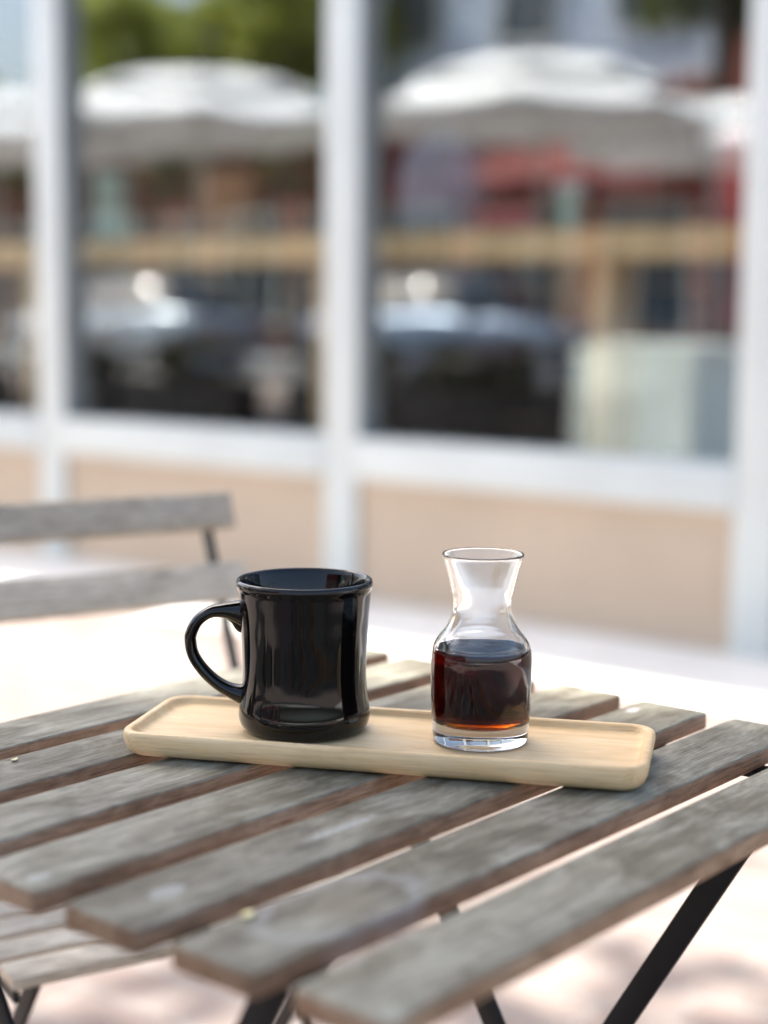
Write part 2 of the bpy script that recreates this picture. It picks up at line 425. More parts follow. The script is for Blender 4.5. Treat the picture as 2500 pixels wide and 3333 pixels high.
def make_table(name, label, detailed=True, group=None):
    t = empty(name, (0, 0, 0), 0, label, 'table', group)
    rnd = random.Random(11)
    for k in range(7):
        y = -(V0 + k * (SW + SG) + SW / 2 - VM)      # local y points away from ev
        key = {3: 'd', 4: 'e', 5: 'f'}.get(k, 'a') if detailed else 'a'
        e0, e1 = rnd.uniform(-.003, .003), rnd.uniform(-.003, .003)
        L = (U1 - U0) / 2
        bm = bmesh.new(); add_box(bm, (e0 + e1) / 2, 0, -.0065, 2 * L + e1 - e0, SW, .013)
        vert = [e for e in bm.edges if abs(e.verts[0].co.z - e.verts[1].co.z) > .005]
        bmesh.ops.bevel(bm, geom=vert, offset=.004, segments=3, profile=.5, affect='EDGES')
        hor = [e for e in bm.edges if abs(e.verts[0].co.z - e.verts[1].co.z) < 1e-5]
        hor = [e for e in hor if len(e.link_faces) == 2 and e.calc_face_angle(0) > .5]
        bmesh.ops.bevel(bm, geom=hor, offset=.0020, segments=3, profile=.5, affect='EDGES')
        o = from_bm('slat', bm, slat_mats[key], t, 40)
        o.location = (0, y, TZ); o.rotation_euler = (rnd.uniform(-.006, .006), rnd.uniform(-.002, .002), rnd.uniform(-.0025, .0025))
    zt = TZ - .0148
    for u in (.532, .990):
        box('support_rail', (u - UM - .010, -.245, zt - .005), (u - UM + .010, .245, zt), 'black_metal', t, .001)
    def lv(v): return -(v - VM)
    for du, top, bot in ((.0, -.470, -.865), (.022, -.815, -.415)):
        for u in (.524 + du, .982 - du * 1.6):
            bar('leg', (u - UM, lv(top - (.035 if u < .54 and du == 0 else 0)), zt - .004), (u - UM, lv(bot), .004), .0195, .004, 'black_metal', t, side=(0, 1, 0), bevel=.0008)
        ua, ub = .530 + du - UM, .982 - du * 1.6 - UM
        box('foot_bar', (ua, lv(bot) - .012, .0), (ub, lv(bot) + .012, .004), 'black_metal', t)
        zz = .16; vv = bot + (top - bot) * zz / zt
        bar('stretcher', (ua, lv(vv), zz), (ub, lv(vv), zz), .016, .004, 'black_metal', t)
    for sgn in (-1, 1):
        bar('pivot_bolt', (sgn * .222, lv(-.667), .35), (sgn * .196, lv(-.667), .35), .012, .012, 'black_metal', t)
    return t
table = make_table('bistro_table', 'slatted grey timber bistro table with black folding legs holding the wooden tray', True)
table.location = (tloc.x, tloc.y, 0); table.rotation_euler = (0, 0, math.atan2(eu.y, eu.x))

# ------------------------------------------------------------------ chair (folding, slatted)
def make_chair(name, label, group=None):
    t = empty(name, (0, 0, 0), 0, label, 'chair', group)     # local x: side, local -y: the way a sitter faces, origin under the seat's back
    W2 = .195
    rnd = random.Random(5)
    def slat(nm, lo, hi, mat=None):
        o = box(nm, lo, hi, 'chair_wood', t, .0025, 2); return o
    for k in range(7):                                       # seat
        y0 = -.360 + k * .0475
        s = box('seat_slat', (-.183, -.019, -.0055), (.183, .019, .0055), 'chair_wood', t, .0022, 2)
        s.location = (rnd.uniform(-.002, .002), y0 + .019, .4495 + rnd.uniform(-.0004, .0004)); s.rotation_euler = (0, 0, rnd.uniform(-.004, .004))
    # frames: long bars rise from the front feet to the top of the back, short bars cross them
    for sg in (-1, 1):
        x = sg * .165
        bar('back_upright', (x, -.36, .003), (x, .035, .792), .020, .005, 'black_metal', t, side=(0, 1, 0), bevel=.0008)
        xi = sg * .152
        bar('rear_leg', (xi, -.33, .442), (xi, .035, .003), .020, .005, 'black_metal', t, side=(0, 1, 0), bevel=.0008)
        bar('seat_rail', (sg * .178, -.355, .438), (sg * .178, -.045, .438), .012, .005, 'black_metal', t, side=(0, 0, 1))
    bar('stretcher', (-.165, -.285, .155), (.165, -.285, .155), .014, .004, 'black_metal', t)
    bar('stretcher', (-.152, -.045, .10), (.152, -.045, .10), .014, .004, 'black_metal', t)
    for z, nm in ((.776, 'back_slat'), (.702, 'back_slat')):
        yy = -.36 + (z / .797) * .395 - .0095
        s = box(nm, (-W2, -.006, -.0215), (W2, .006, .0215), 'chair_wood', t, .003, 2)
        s.location = (0, yy, z); s.rotation_euler = (-.46, 0, 0)
    return t
M['chair_wood'] = slat_wood('chair_acacia', (.26, .235, .19), (.46, .43, .365), (.48, .385, .27), (.62, .52, .39))
chair = make_chair('folding_chair', 'slatted grey timber folding chair pulled up beside the bistro table')
CA = R(31.0)
chair.location = (-.328, 1.640, 0); chair.rotation_euler = (0, 0, CA)

# ------------------------------------------------------------------ tray
def make_tray():
    HX, HY, RC = .1750, .0555, .018
    prof = [(.0115, 0.0), (.0080, .0006), (.0046, .0022), (.0020, .0050), (.0006, .0085), (.0, .0120), (.0001, .0155), (.0008, .0170), (.0018, .0176),
            (.0044, .0176), (.0054, .0172), (.0062, .0160), (.0072, .0138), (.0086, .0126), (.0108, .0121), (.0135, .0120)]
    bm = bmesh.new(); rings = []
    for ins, z in prof:
        rings.append([bm.verts.new((x, y, z)) for x, y in rrect(HX - ins, HY - ins, max(RC - ins * .9, .003), 9)])
    n = len(rings[0])
    for A, B in zip(rings, rings[1:]):
        for i in range(n): bm.faces.new((A[i], A[(i + 1) % n], B[(i + 1) % n], B[i]))
    bm.faces.new(rings[0][::-1]); bm.faces.new(rings[-1])
    return from_bm('serving_tray', bm, 'tray', None, 50)
tray = tag(make_tray(), 'long pale bamboo serving tray with rounded corners lying across the table slats', 'tray')
tray.location = (.0053, 1.0485, TZ + .0006); tray.rotation_euler = (0, 0, R(-12.7))
FZ = TZ + .0127

# ------------------------------------------------------------------ mug
mug = empty('coffee_mug', (-.0535, 1.0675, FZ), 0, 'glossy black diner mug with a loop handle on the tray', 'mug')
outer = [(.0352, .0), (.0385, .0006), (.0418, .0026), (.0438, .0052), (.0448, .0085), (.0450, .0118), (.0446, .0160), (.0438, .0210), (.0430, .0270), (.0425, .0340),
         (.0423, .0420), (.0425, .0520), (.0430, .0640), (.0437, .0780), (.0446, .0890), (.0451, .0945)]
lip = [(.0454, .0970), (.0459, .0984), (.0464, .0998), (.0466, .1012), (.0464, .1028), (.0457, .1040), (.0447, .1044), (.0437, .1038), (.0429, .1024)]
inner = [(.0420, .0995), (.0402, .0925), (.0386, .083), (.0376, .068), (.0372, .052), (.0372, .036), (.0372, .020), (.0350, .0125), (.028, .0105), (.012, .0100), (0.0, .0100)]
prof = spline(outer, 3)[:-1] + spline([outer[-1]] + lip + inner, 3)
lathe('body', [(max(r, 0), z) for r, z in prof], ['glaze', 'foot'], mug, 96, True, False, 60, matidx=lambda j: 0)
hp = [(-.0405, .0800), (-.0475, .0812), (-.0552, .0818), (-.0640, .0806), (-.0722, .0752), (-.0768, .0672), (-.0778, .0605), (-.0757, .0505), (-.0689, .0402), (-.0592, .0311), (-.0494, .0258), (-.0400, .0230)]
hr = [(.0105, .0095), (.0074, .0078), (.0052, .0068), (.0042, .0060), (.0041, .0058), (.0041, .0058), (.0041, .0058), (.0041, .0058), (.0042, .0058), (.0045, .0060), (.0054, .0068), (.0082, .0088)]
hh = spline([(x, 0, z, a, b) for (x, z), (a, b) in zip(hp, hr)], 5)
tube('handle', [(q[0], q[1], q[2]) for q in hh], [(q[3], q[4]) for q in hh], 'glaze', mug, 20)
# web under the upper joint
wp = spline([(-.0395, 0, .0672, .002, .0020), (-.0432, 0, .0705, .0040, .0036), (-.0470, 0, .0762, .0040, .0046), (-.0530, 0, .0800, .0036, .0050)], 5)
tube('handle_web', [(q[0], q[1], q[2]) for q in wp], [(q[3], q[4]) for q in wp], 'glaze', mug, 14)

# ------------------------------------------------------------------ carafe and coffee
CX, CY = .0657, 1.0405
car_out = [(.0262, .0007), (.0280, .0001), (.0300, .0005), (.0312, .0016), (.0318, .004), (.0323, .0100), (.0330, .0200), (.0334, .0300), (.0336, .0420), (.0336, .0520), (.0334, .0575), (.0328, .0625),
           (.0312, .0672), (.0285, .0712), (.0257, .0748), (.0232, .0790), (.0212, .0835), (.0199, .0880), (.0194, .0925), (.0197, .0975), (.0207, .1025), (.0222, .1090), (.0240, .1160), (.0260, .1225), (.0270, .1255)]
def inn(z):      # inner radius
    zs = [p[1] for p in car_out]; rs = [p[0] for p in car_out]
    th = float(np.interp(z, [.0, .06, .08, .1255], [.0030, .0028, .0026, .0016])); return float(np.interp(z, zs, rs)) - th
LIQ, FLR = .0630, .0132
so = spline(car_out, 4)
rim = spline([(.0270, .1255), (.0271, .1263), (.0265, .1269), (.0258, .1263), (.0254, .1254)], 3)
zi = [z for (r, z) in so[::-1] if LIQ + .0004 < z < .1250]
inner_up = [(float(np.interp(z, [q[1] for q in so], [q[0] for q in so])) - float(np.interp(z, [.0, .06, .08, .1255], [.0030, .0028, .0026, .0016])), z) for z in zi]
def rin(z): return float(np.interp(z, [q[1] for q in so], [q[0] for q in so])) - float(np.interp(z, [.0, .06, .08, .1255], [.0030, .0028, .0026, .0016]))
inner_up += [(rin(LIQ), LIQ)]
carafe = empty('glass_carafe', (CX, CY, FZ), 0, 'small clear glass carafe half full of black coffee on the tray', 'carafe')
# outer skin, rim and the dry part of the inner wall (the coffee's own skin closes the wet part)
lathe('glass', [(0.0, .0026), (.008, .0025), (.016, .0020), (.022, .0013)] + so + rim[1:] + inner_up, 'carafe_glass', carafe, 96, False, False, 180)
zl = [LIQ - (LIQ - .020) * i / 14 for i in range(15)]
cof = [(0.0, LIQ), (rin(LIQ) * .55, LIQ), (rin(LIQ) - .0012, LIQ + .00005), (rin(LIQ), LIQ + .0005)]
ntop = len(cof) - 1
cof += [(rin(z), z) for z in zl[1:]] + [(rin(.020) - .0001, .0185), (rin(.017) - .0008, .0158), (rin(.017) - .0030, .0140), (rin(.017) - .007, .0134), (.016, .0131), (0.0, .0130)]
cof = cof[::-1]; nall = len(cof) - 1
coffee = lathe('coffee', cof, ['coffee_side', 'coffee_top'], None, 96, False, False, 180, matidx=lambda j: 1 if j >= nall - ntop else 0)
coffee.location = (CX, CY, FZ)
tag(coffee, 'dark brown coffee filling the lower half of the glass carafe', 'coffee')

# ------------------------------------------------------------------ trees
def leaf_cloud(name, centre, rad, n, size, mat, parent, seed, clumps=26, dens=None):
    rg = np.random.default_rng(seed)
    cc = rg.normal(size=(clumps, 3)); cc /= np.linalg.norm(cc, axis=1)[:, None]; cc *= (rg.random((clumps, 1)) ** .45) * .82
    cr_ = rg.uniform(.24, .46, clumps)
    idx = rg.integers(0, clumps, n); off = rg.normal(size=(n, 3)); off /= np.linalg.norm(off, axis=1)[:, None]
    off *= (rg.random((n, 1)) ** .5) * cr_[idx][:, None]
    p = (cc[idx] + off) * np.array(rad) + np.array(centre)
    a = rg.normal(size=(n, 3)); a /= np.linalg.norm(a, axis=1)[:, None]
    b = np.cross(a, rg.normal(size=(n, 3))); b /= np.linalg.norm(b, axis=1)[:, None]
    c = np.cross(a, b); sz = size * rg.uniform(.7, 1.3, (n, 1))
    v = np.stack([p - a * sz, p + b * sz * .45 + c * sz * .12, p + a * sz, p - b * sz * .45 + c * sz * .12], 1).reshape(-1, 3)
    me = bpy.data.meshes.new(name); me.vertices.add(4 * n); me.vertices.foreach_set('co', v.astype(np.float32).ravel())
    me.loops.add(4 * n); me.loops.foreach_set('vertex_index', np.arange(4 * n, dtype=np.int32))
    me.polygons.add(n); me.polygons.foreach_set('loop_start', np.arange(0, 4 * n, 4, dtype=np.int32))
    me.update(calc_edges=True); me.validate()
    return link(name, me, mat, parent), [Vector(cc[i] * np.array(rad) + np.array(centre)) for i in range(clumps)]
def tree(loc, h, rad, n, size, mat, label, seed, tr=.12, group=None, lean=(0, 0)):
    t = empty('tree', loc, 0, label, 'tree', group)
    cen = (lean[0], lean[1], h)
    cr_, cl = leaf_cloud('crown', cen, rad, n, size, mat, t, seed)
    top = Vector(cen) - Vector((0, 0, rad[2] * .25))
    path = spline([(0, 0, -.02), (lean[0] * .12, lean[1] * .12, top.z * .35), (lean[0] * .5, lean[1] * .5, top.z * .7), tuple(top)], 6)
    tube('trunk', path, [tr * (1 - .6 * i / len(path)) for i in range(len(path))], 'bark', t, 12)
    rr = random.Random(seed)
    for q in rr.sample(cl, 9):
        s = Vector(path[rr.randint(len(path) // 2, len(path) - 1)]); mid = (s + q) / 2 + Vector((0, 0, .06 * rad[2]))
        tube('limb', spline([tuple(s), tuple(mid), tuple(q)], 4), [tr * .34 * (1 - .08 * i) for i in range(9)], 'bark', t, 7)
    return t
# the tree whose crown shades the table (crown stands sunward of it)
sh = Vector((-.04, .60, .70)) + sun_dir * (6.6 / math.sin(SUN_EL))
tb = Vector((-3.3, 1.6, 0))
tree(tb, sh.z, (1.30, .74, .60), 9500, .058, 'leaf', 'broad tree whose leafy crown shades the bistro table', 3, .15, None, (sh.x - tb.x, sh.y - tb.y))
bpy.data.objects['tree'].name = 'shade_tree'
oh = Vector((.45, 2.2, 0)) + sun_dir * (7.6 / math.sin(SUN_EL))
leaf_cloud('outer_foliage', (oh.x - tb.x, oh.y - tb.y, oh.z), (1.9, .8, .5), 250, .11, 'leaf', bpy.data.objects['shade_tree'], 8, 16)
ch_ = Vector((-.52, 1.40, .70)) + sun_dir * (6.6 / math.sin(SUN_EL))
leaf_cloud('side_foliage', (ch_.x - tb.x, ch_.y - tb.y, ch_.z), (.50, .34, .3), 620, .06, 'leaf', bpy.data.objects['shade_tree'], 12, 14)
bh = Vector((.45, -2.35, 0)) + sun_dir * (7.4 / math.sin(SUN_EL))
leaf_cloud('rear_shade_foliage', (bh.x - tb.x, bh.y - tb.y, bh.z), (3.4, 2.9, 1.2), 40000, .095, 'leaf', bpy.data.objects['shade_tree'], 9, 90)  # unseen leaf cloud added to darken the ground behind the camera

# ------------------------------------------------------------------ terrace parasols, tables, chairs (seen in the glass)
def make_parasol():
    t = empty('parasol', (0, 0, 0), 0, 'white octagonal market parasol over a terrace table across the plaza', 'parasol', 'white parasols on the terrace')
    def canopy(nm, r0, z0, r1, z1, val):
        bm = bmesh.new(); n = 8; K = 6; rows = []
        for j in range(7):
            q = j / 6; r = r0 + (r1 - r0) * q; z = z0 + (z1 - z0) * (q ** 1.8)
            row = []
            for i in range(n):
                for k in range(K):
                    a0, a1 = 2 * math.pi * i / n, 2 * math.pi * (i + 1) / n; f = k / K
                    x = r * (math.cos(a0) * (1 - f) + math.cos(a1) * f); y = r * (math.sin(a0) * (1 - f) + math.sin(a1) * f)
                    row.append(bm.verts.new((x, y, z - .05 * q * math.sin(math.pi * f))))
            rows.append(row)
        rows.append([bm.verts.new((v.co.x * 1.005, v.co.y * 1.005, v.co.z - val)) for v in rows[-1]])
        m_ = n * K
        for A, B in zip(rows, rows[1:]):
            for i in range(m_): bm.faces.new((A[i], A[(i + 1) % m_], B[(i + 1) % m_], B[i]))
        o = from_bm(nm, bm, 'canvas', t, 30)
        md = o.modifiers.new('thickness', 'SOLIDIFY'); md.thickness = .004
        return o
    canopy('canopy', .55, 2.88, 1.58, 2.62, .08)
    canopy('vent', .03, 3.12, 1.06, 2.92, .04)
    lathe('pole', [(.024, .05), (.024, 3.11), (.012, 3.16)], 'white_paint', t, 12)
    lathe('base', [(.27, .0), (.27, .05), (.24, .07), (.05, .09), (.04, .32)], 'black_metal', t, 24)
    for i in range(8):
        a = 2 * math.pi * i / 8
        bar('rib', (.03 * math.cos(a), .03 * math.sin(a), 2.82), (1.46 * math.cos(a), 1.46 * math.sin(a), 2.60), .014, .014, 'white_paint', t)
    return t
par = make_parasol(); t2 = make_table('bistro_table', 'empty slatted bistro table under a terrace parasol', False, 'empty bistro tables under the parasols')
c2 = make_chair('folding_chair', 'slatted folding chair standing at an empty bistro table under a parasol', 'folding chairs under the parasols')
spots = [(-10.2, 6.55), (-7.2, 7.5), (-7.1, 10.8), (-13.0, 6.5)]
for i, (s, nd) in enumerate(spots):
    p = par if i == 0 else copy_tree(par); p.location = SP(s, nd); p.rotation_euler = (0, 0, .2 + i * .31)
    t = t2 if i == 0 else copy_tree(t2); t.location = SP(s + .62, nd - .25); t.rotation_euler = (0, 0, i * .8)
    for j, (ox, oy, ang) in enumerate(((.62, -.95, 180), (.62, .48, 0))):
        c = c2 if i == 0 and j == 0 else copy_tree(c2)
        c.location = SP(s + ox, nd - (oy if j else oy) * 1.0); c.rotation_euler = (0, 0, WALL_ANG + R(ang + 12 * j - 9 * i))

# ------------------------------------------------------------------ terrace planters
M['planter'] = plain('black_planter', (.016, .016, .017), .7, .3, 6)
M['leaf_dark'] = leaf_mat('dark_bronze_leaf', (.012, .016, .008), (.045, .040, .018), .2)
M['flower'] = leaf_mat('violet_flower', (.05, .04, .10), (.16, .10, .20), .3)
def planter(s, nd, a, seed, label, h):
    t = empty('planter', SP(s, nd), WALL_ANG + R(a), label, 'planter', 'planters edging the terrace')
    bm = bmesh.new(); L, D, H, w_ = .60, .19, .42, .025; rr_ = []
    for x_, y_, z_ in ((L - .03, D - .03, 0), (L, D, H), (L - w_, D - w_, H), (L - w_ - .01, D - w_ - .01, H - .05)):
        rr_.append([bm.verts.new((x, y, z_)) for x, y in rrect(x_, y_, .03, 5)])
    for A, B in zip(rr_, rr_[1:]):
        for i in range(len(A)): bm.faces.new((A[i], A[(i + 1) % len(A)], B[(i + 1) % len(A)], B[i]))
    bm.faces.new(rr_[0][::-1]); bm.faces.new(rr_[-1]); from_bm('trough', bm, 'planter', t, 40)
    leaf_cloud('foliage', (0, 0, H + h * .4), (.62, .22, h * .75), 900, .045, 'leaf_dark', t, seed, 18)
    leaf_cloud('blossom', (.05, 0, H + h * .55), (.55, .2, h * .55), 120, .025, 'flower', t, seed + 7, 9)
pl = ['low bronze shrub', 'tall bronze shrub', 'medium bronze shrub', 'bushy bronze shrub', 'sparse bronze shrub', 'short bronze shrub', 'wide bronze shrub']
for i, (s_, nd, a_, h_) in enumerate(((-4.45, 5.2, 5, .22), (-5.95, 4.85, -4, .38), (-7.3, 5.1, 2, .30), (-8.7, 4.8, -3, .34), (-10.1, 4.95, 4, .26), (-11.6, 4.8, -2, .20), (-6.7, 6.0, 8, .28))):
    planter(s_, nd, a_, 70 + i, 'black planter trough with a ' + pl[i] + ' edging the terrace', h_)

def cloth_table(s, nd):
    t = empty('square_table', SP(s, nd), WALL_ANG, 'square terrace table hidden under a long pale cloth', 'table')
    box('table_top', (-.34, -.34, .79), (.34, .34, .815), 'dark_brown', t, .003)
    for x in (-.30, .30):
        for y in (-.30, .30): box('leg', (x - .02, y - .02, 0), (x + .02, y + .02, .789), 'dark_brown', t)
    bm = bmesh.new(); rings = []
    base = rrect(.352, .352, .03, 12)
    n = len(base)
    for q, z in ((0, .8205), (0.0, .812), (.006, .79), (.02, .65), (.035, .45), (.05, .28), (.058, .20)):
        ring = []
        for i, (x, y) in enumerate(base):
            wv = 1 + (q * .9) * (1 + .6 * math.sin(i * 2 * math.pi * 7 / n + 1.3 * math.sin(i * .4)))
            ring.append(bm.verts.new((x * wv, y * wv, z)))
        rings.append(ring)
    bm.faces.new(rings[0])
    for A, B in zip(rings, rings[1:]):
        for i in range(n): bm.faces.new((A[i], A[(i + 1) % n], B[(i + 1) % n], B[i]))
    o = from_bm('tablecloth', bm, 'pale_cloth', None, 50); md = o.modifiers.new('thickness', 'SOLIDIFY'); md.thickness = .002
    o.location = SP(s, nd); o.rotation_euler = (0, 0, WALL_ANG)
    tag(o, 'pale mint tablecloth hanging in folds over the square terrace table', 'tablecloth')
M['dark_brown'] = plain('dark_stained_wood', (.05, .028, .018), .5, .3, 4)
M['pale_cloth'] = plain('pale_mint_linen', (.58, .66, .63), .9, .06, 6, bump=.2)
cloth_table(-3.75, 3.1)

# ------------------------------------------------------------------ cars
def car_paint(name, col): return plain(name, col, .25, .03, 2, metallic=.35, coat=1.0)
M['blue_paint'] = car_paint('blue_car_paint', (.10, .15, .22)); M['silver_paint'] = car_paint('silver_car_paint', (.34, .40, .45))
M['tyre'] = plain('tyre_rubber', (.02, .02, .02), .8); M['chrome'] = plain('chrome', (.8, .8, .82), .12, .02, 3, 1.0)
M['car_glass'] = plain('dark_car_glass', (.02, .025, .03), .04, .1, 2, coat=1.0); M['lamp_red'] = plain('red_lamp_lens', (.35, .01, .01), .15)
M['lamp_clear'] = plain('clear_lamp_lens', (.7, .72, .75), .08)
def make_car(name, label, paint):
    t = empty(name, (0, 0, 0), 0, label, 'car', 'cars parked along the kerb')
    def loft(nm, secs, mat, close=True):
        bm = bmesh.new(); rings = []
        for x, pts in secs: rings.append([bm.verts.new((x, y, z)) for y, z in pts])
        n = len(rings[0])
        for A, B in zip(rings, rings[1:]):
            for i in range(n): bm.faces.new((A[i], A[(i + 1) % n], B[(i + 1) % n], B[i]))
        bm.faces.new(rings[0][::-1]); bm.faces.new(rings[-1])
        return from_bm(nm, bm, mat, t, 80)
    def sec(x, hw, zb, zt):
        mid = (zb + zt) / 2
        return (x, [(-hw * .90, zb), (hw * .90, zb), (hw, zb + .10), (hw * 1.0, mid + .05), (hw * .95, zt - .07), (hw * .82, zt), (-hw * .82, zt), (-hw * .95, zt - .07), (-hw, mid + .05), (-hw, zb + .10)])
    loft('body', [sec(-2.18, .66, .36, .70), sec(-2.10, .80, .27, .86), sec(-1.70, .87, .22, .95), sec(-.8, .89, .20, .96), sec(.4, .89, .20, .94), sec(1.1, .88, .20, .90), sec(1.75, .85, .22, .80), sec(2.08, .76, .27, .70), sec(2.18, .62, .36, .60)], paint)
    def csec(x, hb, ht, zt): return (x, [(-hb, .90), (hb, .90), (ht, zt), (ht * .85, zt + .03), (-ht * .85, zt + .03), (-ht, zt)])
    loft('window_glass', [csec(-1.95, .70, .68, .93), csec(-1.25, .78, .60, 1.36), csec(-.2, .80, .62, 1.41), csec(.35, .79, .61, 1.37), csec(1.15, .72, .70, .92)], 'car_glass')
    def rsec(x, h, z): return (x, [(-h, z), (-h * .8, z + .035), (h * .8, z + .035), (h, z), (h * .9, z - .02), (-h * .9, z - .02)])
    loft('roof', [rsec(-1.32, .58, 1.375), rsec(-1.0, .61, 1.415), rsec(-.2, .63, 1.435), rsec(.28, .61, 1.405), rsec(.42, .58, 1.365)], paint)
    for y in (-.74, .74):
        s_ = 1 if y > 0 else -1
        bar('pillar', (-.35, y + .055 * s_, .93), (-.42, .62 * s_, 1.40), .07, .02, paint, t, side=(1, 0, 0))
        bx_ = box('mirror', (.62, y + .13 * s_ - .07, .93), (.76, y + .13 * s_ + .07, 1.04), paint, t, .02)
        box('door_handle', (-.62, s_ * .888 - .012, .80), (-.46, s_ * .888 + .012, .83), 'chrome', t, .004)
        for x, nm, mm in ((2.06, 'headlight', 'lamp_clear'), (-2.10, 'tail_light', 'lamp_red')):
            box(nm, (x - .09, s_ * .60 - .13, .58), (x + .09, s_ * .60 + .13, .70), mm, t, .03, 3)
    for x in (-1.35, 1.32):
        for y in (-.80, .80):
            wlo = empty('wheel', (x, y, .18)); wlo.parent = t; wlo.rotation_euler = (R(90), 0, 0)
            lathe('tyre', [(.20, -.10), (.29, -.105), (.315, -.08), (.32, 0), (.315, .08), (.29, .105), (.20, .10)], 'tyre', wlo, 28)
            lathe('rim', [(.05, -.115), (.19, -.108), (.205, -.09), (.205, .09), (.19, .108), (.05, .115)], 'chrome', wlo, 28)
    box('front_bumper', (2.10, -.62, .30), (2.22, .62, .46), paint, t, .03, 3)
    box('rear_bumper', (-2.23, -.64, .32), (-2.12, .64, .48), paint, t, .03, 3)
    for ch in t.children: ch.location.z += 0.0
    return t
ca = make_car('parked_car', 'blue saloon car parked along the kerb behind the terrace', 'blue_paint'); ca.location = SP(-11.9, 13.35, 0); ca.rotation_euler = (0, 0, WALL_ANG)
cb = make_car('parked_car', 'silver saloon car parked along the kerb behind the terrace', 'silver_paint'); cb.location = SP(-18.0, 13.35, 0); cb.rotation_euler = (0, 0, WALL_ANG + math.pi)
for c in (ca, cb):
    c.location.z = 0.0
    for ch in c.children:
        if ch.type == 'EMPTY': ch.location.z = .18
    c.location.z = -.14 + .14

# ------------------------------------------------------------------ street opposite (seen in the glass)
M['siding'] = plain('blue_grey_siding', (.56, .64, .76), .7, .06, 1.5); M['brick'] = plain('brown_brick', (.17, .085, .06), .85, .3, 5, bump=.3)
M['red_brick'] = plain('red_brick', (.33, .10, .075), .85, .2, 4, bump=.3); M['red_canvas'] = plain('red_awning', (.17, .035, .03), .8, .1, 2)
M['far_glass'] = plain('far_window_glass', (.05, .065, .08), .08, .2, 1, coat=.5); M['roof_tile'] = plain('terracotta_tile', (.36, .15, .09), .8, .2, 6)
def house(name, label, s0, s1, nd, depth, h, mat, floors, trim='white_paint', lower=None):
    t = empty(name, SP((s0 + s1) / 2, nd), WALL_ANG, label, 'building'); W = (s1 - s0) / 2
    if lower:
        box('lower_wall', (-W, -depth, 0), (W, 0, lower[1]), lower[0], t); z0 = lower[1] + .003
    else: z0 = 0
    box('wall', (-W, -depth, z0), (W, 0, h), mat, t)
    box('cornice', (-W - .15, -depth - .1, h + .003), (W + .15, .25, h + .32), trim, t, .03)
    for (z, hh, n, wd) in floors:
        for i in range(n):
            x = -W + (i + .5) * 2 * W / n
            wi = empty('window', (x, .004, z)); wi.parent = t
            box('pane', (-wd / 2, .0, 0), (wd / 2, .03, hh), 'far_glass', wi)
            for (a, b, c_, d_) in ((-wd / 2 - .09, -.09, wd / 2 + .09, 0), (-wd / 2 - .09, hh, wd / 2 + .09, hh + .09), (-wd / 2 - .09, 0.001, -wd / 2, hh - .001), (wd / 2, 0.001, wd / 2 + .09, hh - .001)):
                box('frame', (a, 0, b), (c_, .07, d_), trim, wi)
            box('glazing_bar', (-.025, .031, .001), (.025, .055, hh - .001), trim, wi)
    return t, W
hb, W_ = house('town_house', 'blue grey clapboard house above a red brick shopfront across the street', -19.6, -12.2, 21.5, 9, 8.6, 'siding', [(5.9, 1.5, 3, 1.0), (.6, 2.2, 3, 1.8)], lower=('red_brick', 4.9))
box('string_course', (-W_ - .05, .004, 4.78), (W_ + .05, .16, 5.02), 'roof_tile', hb, .02)
bm = bmesh.new()
vv = [bm.verts.new(q) for q in ((-W_ + .2, .01, 4.05), (W_ - .2, .01, 4.05), (W_ - .2, 1.5, 3.25), (-W_ + .2, 1.5, 3.25), (-W_ + .2, 1.5, 3.02), (W_ - .2, 1.5, 3.02))]
bm.faces.new(vv[:4]); bm.faces.new((vv[3], vv[2], vv[5], vv[4]))
aw = from_bm('awning', bm, 'red_canvas', hb); md = aw.modifiers.new('thickness', 'SOLIDIFY'); md.thickness = .02
hc, W_ = house('brick_shop', 'low brown brick shop building across the street beside the clapboard house', -34, -20.0, 22.5, 8, 4.3, 'brick', [(.7, 2.2, 6, 1.5)])
hd, W_ = house('brick_shop', 'tall red brick building across the street on the other side of the clapboard house', -11.8, -2.5, 21.5, 9, 7.6, 'red_brick', [(4.4, 1.6, 4, 1.1), (.6, 2.4, 3, 2.0)])
tl = [(-20.6, 20.2, 6.9, 2.5), (-24.2, 20.4, 6.2, 2.3), (-11.3, 20.0, 6.6, 1.5), (-30.5, 20.5, 5.0, 1.8)]
lab = ['tall yellow green street tree between the brick shop and the clapboard house', 'wide yellow green street tree in front of the low brick shop', 'narrow olive green street tree before the tall red brick building', 'small olive green street tree at the far end of the low brick shop']
for i, (s, nd, h, r) in enumerate(tl):
    tree(SP(s, nd), h, (r, r, r * .85), 5000, .17, 'leaf2' if i < 2 else 'leaf', lab[i], 20 + i, .16, 'street trees across the road')

# ------------------------------------------------------------------ inside the cafe
def IN(s, depth, z=0.02): return SP(s, -depth, z)
barc = empty('window_bar', IN(-3.0, .42, .02), WALL_ANG, 'long oak bar counter standing inside along the cafe window', 'counter')
box('bar_top', (-5.6, -.19, 1.135), (4.2, .19, 1.235), 'bar_wood', barc, .006)
for x in (-5.2, -2.27, -.68, .47, 2.1, 3.8):
    box('support_post', (x - .04, -.10, 0), (x + .04, .10, 1.133), 'bar_wood', barc, .004)
M['mint'] = plain('mint_card', (.42, .66, .58), .6, .05, 8); M['red_card'] = plain('red_card', (.50, .04, .05), .6, .08, 8)
M['ochre'] = plain('ochre_plywood', (.60, .33, .06), .5, .1, 5); M['navy'] = plain('navy_upholstery', (.02, .035, .09), .8, .2, 9)
M['pale'] = plain('pale_mint_laminate', (.68, .76, .74), .35, .05, 3); M['dark_brown'] = plain('dark_stained_wood', (.05, .028, .018), .5, .3, 4)
